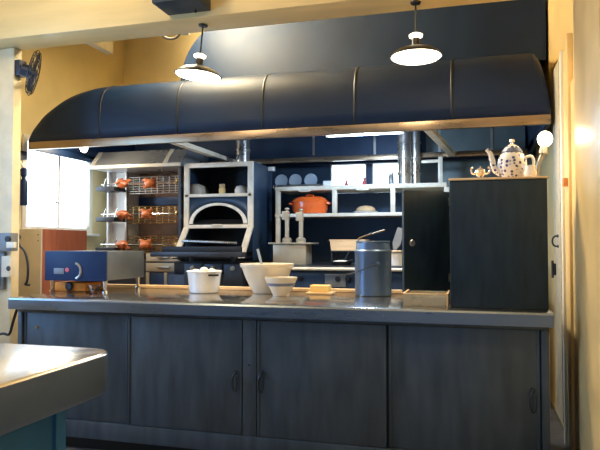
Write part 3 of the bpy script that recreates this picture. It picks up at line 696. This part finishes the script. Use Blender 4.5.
# boxed canopy
B(g1 - .012, g1, GY + .02, gb, 1.14, zt, bev=.002).build('side_panel', 'wall_clad', gr)
B(g0, g0 + .012, GY + .02, gb, 1.14, zt, bev=.002).build('side_panel', 'wall_clad', gr)
B(g0 + .012, g1 - .012, gb - .012, gb, 1.14, zt).build('back_panel', 'black_iron', gr)
B(g0 + .012, g1 - .012, GY + .02, gb - .012, zt - .012, zt).build('top_panel', 'dark_steel', gr)
fr = MB()
fr.box(g0, g0 + fw, GY - .01, GY + .019, zf, zt, bev=.004); fr.box(g1 - fw, g1, GY - .01, GY + .019, zf, zt, bev=.004)
fr.box(g0 + fw, g1 - fw, GY - .008, GY + .019, zt - .045, zt, bev=.004)
for s_, x0 in ((0, g0), (1, g1 - fw)):
    fr.loft([[(x0, GY - .01, zf), (x0 + fw, GY - .01, zf), (x0 + fw, GY + .019, zf), (x0, GY + .019, zf)], [(x0, GY - .25, 1.17), (x0 + fw, GY - .25, 1.17), (x0 + fw, GY - .22, 1.17), (x0, GY - .22, 1.17)]])
fr.build('frame', 'rail_steel', gr)
B(g0 + .012, g1 - .012, GY - .01, gb - .02, zs - .018, zs + .012, bev=.003).build('shelf', 'rail_steel', gr)
# arch plate: blue plate with arched hole + rim
xm, ra, hz_ = (g0 + g1) / 2, (g1 - g0) / 2 - fw - .005, zf + .03
zapex = za - hz_
pts_o = []; N_ = 24
arch = [(xm - ra * math.cos(math.pi * k / N_), hz_ + zapex * math.sin(math.pi * k / N_)) for k in range(N_ + 1)]
pl = MB()
for y in (GY + .004, GY + .012):
    pass
a_bot = [pl.bm.verts.new((x, GY + .004, z)) for x, z in arch]; a_top = [pl.bm.verts.new((x, GY + .004, zs - .018)) for x, z in arch]
for i in range(N_): pl.bm.faces.new((a_bot[i], a_bot[i + 1], a_top[i + 1], a_top[i]))
po = pl.build('arch_plate', 'wall_clad', gr); q = po.modifiers.new('t', 'SOLIDIFY'); q.thickness = .006; q.offset = 0
am = MB(); am.loft([[(xm + (x - xm) * s1, y, hz_ + (z - hz_) * s1) for s1, y in ((1.0, GY - .012), (1.0, GY + .004), (.88, GY + .004), (.88, GY - .012))] for x, z in arch]); am.build('arch_rim', 'rail_steel', gr)
# lift door below the arch
dr = B(g0 + fw, g1 - fw, GY - .010, GY + .006, zf - .012, zf + .022, bev=.004).build('door_bar', 'rail_steel', gr)
T([(xm - .05, GY - .010, zf + .01), (xm - .05, GY - .04, zf + .02), (xm + .05, GY - .04, zf + .02), (xm + .05, GY - .010, zf + .01)], .006, 8, 1).build('handle', 'rail_steel', dr)
MB().loft([[(g0 + fw, GY + .014, zf + .01), (g1 - fw, GY + .014, zf + .01), (g1 - fw, GY + .02, zf + .014), (g0 + fw, GY + .02, zf + .014)], [(g0 + fw + .05, GY + .16, zf + .075), (g1 - fw - .05, GY + .16, zf + .075), (g1 - fw - .05, GY + .165, zf + .08), (g0 + fw + .05, GY + .165, zf + .08)]]).build('lift_door', 'dark_steel', gr)
# grill body
gy0 = 1.66
b0, b1 = X(160, gy0), X(247, gy0)
b0 = max(b0, r1 + .03 - .3)
B(g0 - .02, g1 + .01, gy0 + .05, gb, 0, 1.02, bev=.004).build('firebox', 'dark_steel', gr)
B(g0 - .0, g1, 1.80, gb - .02, 1.021, 1.135, bev=.004).build('hearth', 'black_iron', gr)
gt_ = MB()
for k in range(22):
    x = g0 + .02 + (g1 - g0 - .04) * k / 21; gt_.tube([(x, 1.74, 1.165), (x, gb - .05, 1.21)], .007, 6)
gt_.build('grate', 'black_iron', gr)
xa, xb = X(156, 1.68), X(241, 1.68)
MB().box(xa + .06, xb, 1.68, 1.715, Z(200, 252, 1.68), Z(200, 246.5, 1.68), bev=.004).build('front_rail', 'black_iron', gr)
T([(xa + .25, 1.70, Z(200, 241, 1.7)), (xb - .05, 1.70, Z(200, 243, 1.7))], .012, 10).build('hand_rail', 'steel', gr)
MB().box(X(150, 1.55), X(242, 1.55), 1.55, 1.66, Z(200, 257, 1.55), Z(200, 252, 1.55), bev=.006).build('landing_ledge', 'dark_steel', gr)
for px in (190, 232):
    x = X(px, 1.65); B(x - .012, x + .012, 1.6605, 1.7085, Z(200, 262, 1.6), Z(200, 253, 1.55), bev=.003).build('ledge_bracket', 'dark_steel', gr)
for px in (193, 213, 233):
    x = X(px, 1.7); B(x - .085, x + .085, 1.695, 1.7085, .80, Z(200, 264, 1.7), bev=.004).build('front_panel', 'dark_steel', gr)
    LA([(0, 0), (.022, 0), (.02, .018), (0, .02)], (x, 1.6945, Z(200, 268, 1.7) - .0), 16, (0, -1, 0)).build('control_knob', 'tan_steel', gr)
# things on the grill shelf
zsh = zs + .0125
c = Vector((X(222, 2.12), 2.12, zsh))
sj = thing('spice_jar', 'small glowing amber jar with pale cap on the shelf over the grill arch', 'jar', c)
LA([(0, 0), (.030, 0), (.032, .004), (.032, .055), (.024, .066), (.024, .070), (0, .070)], c, 24).build('body', 'butter', sj)
LA([(0, .070), (.028, .070), (.028, .10), (0, .102)], c, 24).build('cap', 'bread', sj)
def loaf(name, label, px, w_, h_, m):
    c_ = Vector((X(px, 2.16), 2.16, zsh))
    o_ = MB(); prof_ = [(-w_, 0), (-w_ * 1.05, h_ * .5), (-w_ * .7, h_ * .92), (0, h_), (w_ * .7, h_ * .85), (w_ * 1.0, h_ * .4), (w_, 0)]
    o_.loft([[(c_.x + x * s1, c_.y + y, c_.z + z * s1) for x, z in prof_] for s1, y in ((.7, -.10), (.95, -.075), (1, 0), (.95, .075), (.7, .10))])
    return tag(o_.build(name, m, None, c_, sharp=1.2), label, 'bread')
loaf('bread_loaf', 'rounded pale loaf beside the amber jar, at the chicken side of the grill shelf', 198, .075, .115, 'pale_panel')
loaf('bread_loaf', 'pale loaf at the stove side of the grill shelf', 243, .058, .085, 'egg')
# flue
fl = thing('flue_pipe', 'round steel flue pipe rising from the grill canopy into the hood', 'flue', (X(242, 2.3), 2.3, zt))
fcx = X(242.5, 2.3); LA([(.068, zt), (.068, 2.66)], (fcx, 2.3, 0), 28).build('pipe', 'steel', fl)
for z in (zt + .003, 2.2): LA([(.069, 0), (.076, .004), (.076, .03), (.069, .034)], (fcx, 2.3, z), 28, caps=False).build('collar', 'steel', fl)
for k, (px, rr_) in enumerate(((405, .062), (416, .045))):
    yy = 2.50 + .06 * k; x = X(px, yy); zb_ = 1.86
    fl = thing('exhaust_pipe', ['thick ribbed steel exhaust pipe next to the narrower white window', 'thinner steel exhaust pipe between the thick pipe and the cream post'][k], 'pipe', (x, yy, zb_), 'exhaust pipes behind the shelf')
    LA([(rr_, zb_), (rr_, 2.66)], (x, yy, 0), 24).build('pipe', 'steel', fl)
    for z in (1.95, 2.10, 2.25): LA([(rr_ + .001, 0), (rr_ + .007, .004), (rr_ + .007, .022), (rr_ + .001, .026)], (x, yy, z), 24, caps=False).build('collar', 'steel', fl)

# ================================================================== SPLASHBACK, SHELF UNIT, RANGE
SB = 3.06
struct(B(X(420, SB), WR - .001, SB, SB + .039, 1.80, 2.17, bev=.003).build('wall_panel', 'teal_panel'))
SY, SD = 2.30, 2.74
s0, s1 = X(275, SY), X(447, SY); z1_, z0_ = 1.845, 1.572
su = thing('open_shelf', 'cream-edged steel shelf unit holding the orange casserole', 'shelf', ((s0 + s1) / 2, 2.5, 1.1))
B(s0, s1, SY, SD, z1_ - .035, z1_ + .006, bev=.004).build('top_shelf', 'rail_steel', su)
B(s0, s1, SY, SD, z0_ - .016, z0_ + .016, bev=.004).build('lower_shelf', 'rail_steel', su)
B(s0, s1, SD - .012, SD, z0_ + .017, z1_ - .036).build('back_sheet', 'wall_clad', su)
for px, zb_ in ((277.5, 1.115), (334.5, z0_), (393, z0_), (447, 1.115)):
    x = X(px, SY); zb2 = zb_ if zb_ < 1.2 else zb_ + .017
    if zb_ < 1.2:
        B(x - .02, x + .02, SY + .002, SY + .04, zb_, z0_ - .017, bev=.003).build('post', 'rail_steel', su)
        zb2 = z0_ + .017
    B(x - .022, x + .022, SY + .002, SY + .04, zb2, z1_ - .036, bev=.003).build('post', 'rail_steel', su)
for px in (305, 363): 
    x = X(px, SY); T([(x - .06, SY, z1_ - .03), (x - .055, SY - .02, z1_ - .045), (x + .055, SY - .02, z1_ - .045), (x + .06, SY, z1_ - .03)], .006, 8, 1).build('pull', 'rail_steel', su)
x = X(441, SD - .15); B(x - .02, x + .02, SD - .16, SD - .12, z1_ + .007, HZ - .006, bev=.003).build('upper_post', 'rail_steel', su)
B(X(423, SD), x - .02, SD - .15, SD - .13, 2.07, 2.10, bev=.003).build('brace', 'rail_steel', su)
# casserole
c = Vector((X(310, 2.42), 2.42, z0_ + .017))
cs = thing('casserole', 'bright orange oval casserole with lid on the lower shelf', 'casserole', c)
def oval(prof, c_, ay=.62, n=44):
    m = MB(); m.loft([[(c_.x + r_ * math.cos(2 * math.pi * i / n), c_.y + r_ * ay * math.sin(2 * math.pi * i / n), c_.z + h_) for i in range(n)] for r_, h_ in prof]); return m
oval([(.12, 0), (.155, .004), (.172, .03), (.178, .105), (.178, .112)], c).build('body', 'orange_enamel', cs)
ldo = oval([(.184, .112), (.186, .12), (.178, .126), (.155, .150), (.12, .165), (.05, .170)], c).build('lid', 'orange_enamel', cs)
T([c + Vector((-.035, 0, .168)), c + Vector((-.03, 0, .186)), c + Vector((.03, 0, .186)), c + Vector((.035, 0, .168))], .008, 10, 1).build('lid_handle', 'orange_enamel', ldo)
for s_ in (-1, 1): T([c + Vector((s_ * .17, -.04, .098)), c + Vector((s_ * .205, -.03, .102)), c + Vector((s_ * .205, .03, .102)), c + Vector((s_ * .17, .04, .098))], .010, 10, 1).build('handle', 'orange_enamel', cs)
# pie
c = Vector((X(366, 2.45), 2.45, z0_ + .017))
tag(LA([(0, 0), (.085, 0), (.115, .014), (.118, .018), (.08, .010), (0, .008)], c, 36).build('pie_plate', 'white_enamel', None, c), 'white plate under the bread on the lower shelf', 'plate')
tag(oval([(.085, .013), (.095, .026), (.085, .048), (.055, .066), (.02, .072)], c + Vector((0, 0, .001)), .8).build('round_bread', 'bread', None, c), 'domed brown bread on a white plate on the lower shelf', 'bread')
# plates standing on top shelf
zp = z1_ + .0065
pr = thing('plate_rack', 'low grey rack holding three upright plates on the top shelf', 'rack', (X(298, 2.55), 2.55, zp))
a, b = X(273, 2.5), X(326, 2.5)
B(a, b, 2.50, 2.60, zp, zp + .012, bev=.003).build('base', 'grey_box', pr)
T([(a, 2.505, zp + .03), (b, 2.505, zp + .03)], .008, 8).build('rail', 'steel', pr)
for x in (a, b): T([(x, 2.505, zp + .01), (x, 2.505, zp + .034)], .007, 8).build('rail_post', 'steel', pr)
pl0 = None
for k, px in enumerate((281.5, 295.5, 311)):
    x = X(px, 2.55); cz_ = Vector((x, 2.56, zp + .013 + .066))
    if pl0 is None:
        pl0 = LA([(0, 0), (.035, .0), (.045, .006), (.066, .014), (.067, .018), (.044, .010), (0, .005)], cz_, 36, (0, -1, .12)).build('plate', 'plate', None, cz_); o = pl0
    else:
        o = pl0.copy(); COL.objects.link(o); o.location = cz_
    tag(o, ['grey-blue plate upright in the rack, next to the grill canopy', 'grey-blue plate upright in the middle of the three in the rack', 'grey-blue plate upright in the rack, nearest the white windows'][k], 'plate', 'upright plates on the top shelf')
c = Vector((X(271.5, 2.45), 2.45, Z(271.5, 171, 2.45)))
tag(B(g1 + .001 - .0, g1 + .06, 2.42, 2.48, c.z - .002, c.z + .04, bev=.006).build('socket_box', 'white_enamel'), 'small white box on the blue side of the grill canopy', 'box')
tag(B(X(323, 2.4), X(331, 2.4), 2.40, 2.46, zp, zp + .055, bev=.006).build('napkin_box', 'white_enamel'), 'little white box between the plate rack and the wider white window', 'box')
for k, (px, h_, rr_) in enumerate(((346.5, .065, .020), (364.5, .08, .024))):
    c = Vector((X(px, 2.6), 2.6, zp))
    rc = thing('red_bottle', ['small slim red bottle in front of the wider white window', 'larger red bottle at the inner corner of the wider white window'][k], 'bottle', c, 'red bottles on the top shelf')
    LA([(0, 0), (rr_, 0), (rr_, h_ * .6), (rr_ * .5, h_ * .8), (rr_ * .45, h_)], c, 20).build('body', 'red_plastic', rc)
    LA([(0, h_), (rr_ * .6, h_), (rr_ * .5, h_ * 1.2), (0, h_ * 1.22)], c, 16).build('cap', 'red_plastic', rc)
c = Vector((X(391.5, 2.6), 2.6, zp))
gb_ = thing('grey_bottle', 'upright grey bottle in front of the narrower white window', 'bottle', c)
LA([(0, 0), (.026, 0), (.027, .004), (.027, .10), (.020, .115), (.02, .12), (0, .12)], c, 22).build('body', 'grey_cup', gb_)
LA([(0, .12), (.022, .12), (.022, .135), (0, .136)], c, 20).build('cap', 'steel', gb_)

# range
YR = 1.78
x0, x1 = g1 + .04, .30
rg_ = thing('cooking_range', 'long dark blue cooking range with a bright steel front rail behind the counter', 'stove', ((x0 + x1) / 2, 2.2, 0))
B(x0, x1, YR, 2.8, 0, 1.075, bev=.004).build('body', 'wall_clad', rg_)
B(x0, x1, YR - .03, 2.8, 1.076, 1.11, bev=.004).build('hob', 'dark_steel', rg_)
T([(x0 + .18, YR - .075, 1.085), (X(404, YR) , YR - .075, 1.085)], .016, 12).build('front_rail', 'rail_steel', rg_)
for px in (283, 320, 352, 395): 
    x = X(px, YR); T([(x, YR - .03, 1.09), (x, YR - .075, 1.085)], .010, 8).build('rail_bracket', 'rail_steel', rg_)
for px in (300, 338, 348): LA([(0, 0), (.024, 0), (.022, .02), (0, .022)], (X(px, YR), YR - .0005, 1.0), 18, (0, -1, 0)).build('knob', 'black', rg_)
B(X(325, YR), X(346, YR), YR - .008, YR - .0005, .93, 1.04, bev=.003).build('control_panel', 'grey_box', rg_)
HZT = 1.1105
# pump dispenser
yp = 2.02; u0, u1 = X(276, yp), X(308.5, yp); zt_ = Z(292, 243, yp)
pd = thing('pump_dispenser', 'steel condiment box with two upright pump handles on the range', 'dispenser', ((u0 + u1) / 2, yp, HZT))
B(u0, u1, yp - .09, yp + .12, HZT, zt_ - .011, bev=.004).build('body', 'tan_steel', pd)
B(u0 - .04, u1 + .06, yp - .11, yp + .14, zt_ - .010, zt_ + .004, bev=.003).build('lid', 'tan_steel', pd)
for px, pt_ in ((287, 209), (301, 210)):
    c = Vector((X(px, yp), yp, zt_ + .004)); ht = Z(px, pt_, yp) - c.z
    pm = LA([(0, 0), (.042, 0), (.045, .03), (.03, .045), (.012, .05), (.0, .05)], c, 22).build('pump_head', 'tan_steel', pd)
    LA([(0, .045), (.020, .045), (.020, ht - .09), (.012, ht - .085), (.012, ht), (0, ht)], c, 16).build('pump_rod', 'tan_steel', pm)
    B(c.x - .045, c.x + .02, c.y - .022, c.y + .022, c.z + ht - .10, c.z + ht - .02, bev=.006).build('spout', 'tan_steel', pm)
    MB().ell(c + Vector((0, 0, ht)), (.022, .022, .014), 14).build('press_knob', 'tan_steel', pm)
# tan pan on a stand
yp = 2.05; u0, u1 = X(331, yp), X(366, yp); zb_, zt_ = Z(345, 250.5, yp), Z(345, 240.5, yp)
ps = thing('pan_stand', 'dark wire stand lifting the tan roasting pan above the range', 'stand', ((u0 + u1) / 2, 2.1, HZT))
B(u0, u1, 2.0, 2.24, zb_ - .012, zb_ - .001, bev=.003).build('shelf', 'dark_steel', ps)
for x in (u0 + .015, u1 - .015):
    for y in (2.015, 2.225): T([(x, y, HZT), (x, y, zb_ - .012)], .008, 8).build('leg', 'dark_steel', ps)
rp = thing('roasting_pan', 'tan rectangular roasting pan on a stand behind the stockpot', 'pan', ((u0 + u1) / 2, 2.1, zb_))
p_ = MB(); xm_ = (u0 + u1) / 2; hw = (u1 - u0) / 2
p_.loft([[(xm_ + sx * hw * k, 2.12 + sy * .115 * k, z) for sx, sy in ((-1, -1), (1, -1), (1, 1), (-1, 1))] for k, z in ((.94, zb_), (1, zt_), (1.03, zt_), (1.03, zt_ + .008), (.98, zt_ + .008), (.92, zb_ + .008))]); p_.build('body', 'board_wood', rp)
MB().ring((u0 - .012, 2.12, zt_ - .005), .03, .005, (0, 0, 1), 16, 6, R(90), R(270)).build('handle', 'dark_steel', rp)
# frying pan with food
c = Vector((X(341.5, 1.93), 1.93, HZT))
fp_ = thing('frying_pan', 'small dark frying pan of pale food on the range under the tan pan', 'pan', c)
LA([(0, 0), (.075, 0), (.085, .006), (.098, .035), (.094, .035), (.08, .008), (0, .006)], c, 32).build('body', 'black_iron', fp_)
T([c + Vector((.06, -.06, .03)), c + Vector((.12, -.13, .05))], .009, 8).build('handle', 'black_iron', fp_)
fd = oval([(.080, .010), (.086, .026), (.07, .038), (.03, .044)], c, 1.0).build('fried_food', 'egg', None, c); tag(fd, 'pale food lying in the small dark frying pan', 'food')
tg = thing('cooking_fork', 'thin dark fork leaning up out of the frying pan', 'fork', c)
T([c + Vector((.03, -.02, .047)), c + Vector((.075, .0, .13))], .005, 8).build('handle', 'dark_steel', tg)
T([c + Vector((.045, -.05, .047)), c + Vector((.03, -.02, .047))], .004, 8).build('tines', 'dark_steel', tg)
# white tub with lid plate and spatula
c = Vector((X(394, 1.95), 1.95, HZT))
wtub = thing('white_tub', 'round white tub on the range between stockpot and open cabinet door', 'tub', c)
LA([(0, 0), (.085, 0), (.088, .004), (.092, .115), (.088, .115), (.082, .01), (0, .008)], c, 32).build('body', 'white_enamel', wtub)
LA([(0, .116), (.105, .116), (.112, .122), (.10, .132), (0, .134)], c, 32).build('lid', 'bread', wtub)
yy = 2.12
sp_ = thing('spatula', 'grey metal spatula standing upright behind the white tub', 'spatula', (X(396, yy), yy, HZT))
T([(X(392, yy), yy, HZT + .001), at(394.5, 250, yy)], .008, 8).build('handle', 'black', sp_)
a, b = at(394.5, 250, yy), at(401, 228, yy)
dv = (b - a).normalized(); wv = dv.cross(Vector((0, 1, 0)))
MB().loft([[a + wv * .012, a - wv * .012, a - wv * .012 + Vector((0, .004, 0)), a + wv * .012 + Vector((0, .004, 0))], [a + dv * .06 + wv * .036, a + dv * .06 - wv * .036, a + dv * .06 - wv * .036 + Vector((0, .003, 0)), a + dv * .06 + wv * .036 + Vector((0, .003, 0))], [b + wv * .030, b - wv * .034, b - wv * .034 + Vector((0, .003, 0)), b + wv * .030 + Vector((0, .003, 0))]]).build('blade', 'grey_cup', sp_)

# ================================================================== LIGHT
wd_ = bpy.data.worlds.new('world'); scn.world = wd_; wd_.use_nodes = True
bg = wd_.node_tree.nodes['Background']; bg.inputs[0].default_value = (.55, .72, 1.0, 1); bg.inputs[1].default_value = .42
def area(name, loc_, rot, sx, sy, e, col):
    l = bpy.data.lights.new(name, 'AREA'); l.shape = 'RECTANGLE'; l.size = sx; l.size_y = sy; l.energy = e; l.color = col
    o_ = bpy.data.objects.new(name, l); COL.objects.link(o_); o_.location = loc_; o_.rotation_euler = rot; return o_
for nm, lc, e_, c_, sz_ in (('hood_light', at(84, 148, 1.65) + Vector((.03, -.10, -.02)), 16, (1, .88, .68), .05), ('tube_light', Vector((X(366, 1.5), 1.5, HZ + .02)), 55, (.55, .75, 1.0), .1),
        ('unseen_wall_fill', Vector((-2.3, 1.25, 3.55)), 270, (1, .86, .58), .25), ('unseen_room_fill', Vector((-2.4, -.9, 3.5)), 46, (1, .82, .52), .2), ('unseen_room_fill', Vector((-.2, -1.7, 3.5)), 40, (1, .82, .52), .2)):  # unseen warm fill lights, added to brighten the walls and beam
    l = bpy.data.lights.new(nm, 'POINT'); l.energy = e_; l.color = c_; l.shadow_soft_size = sz_
    o_ = bpy.data.objects.new(nm, l); COL.objects.link(o_); o_.location = lc

vs = scn.view_settings
scn.display_settings.display_device = 'sRGB'
vs.view_transform = 'Standard'; vs.look = 'None'; vs.gamma = 1; vs.use_curve_mapping = False; vs.exposure = 0.25
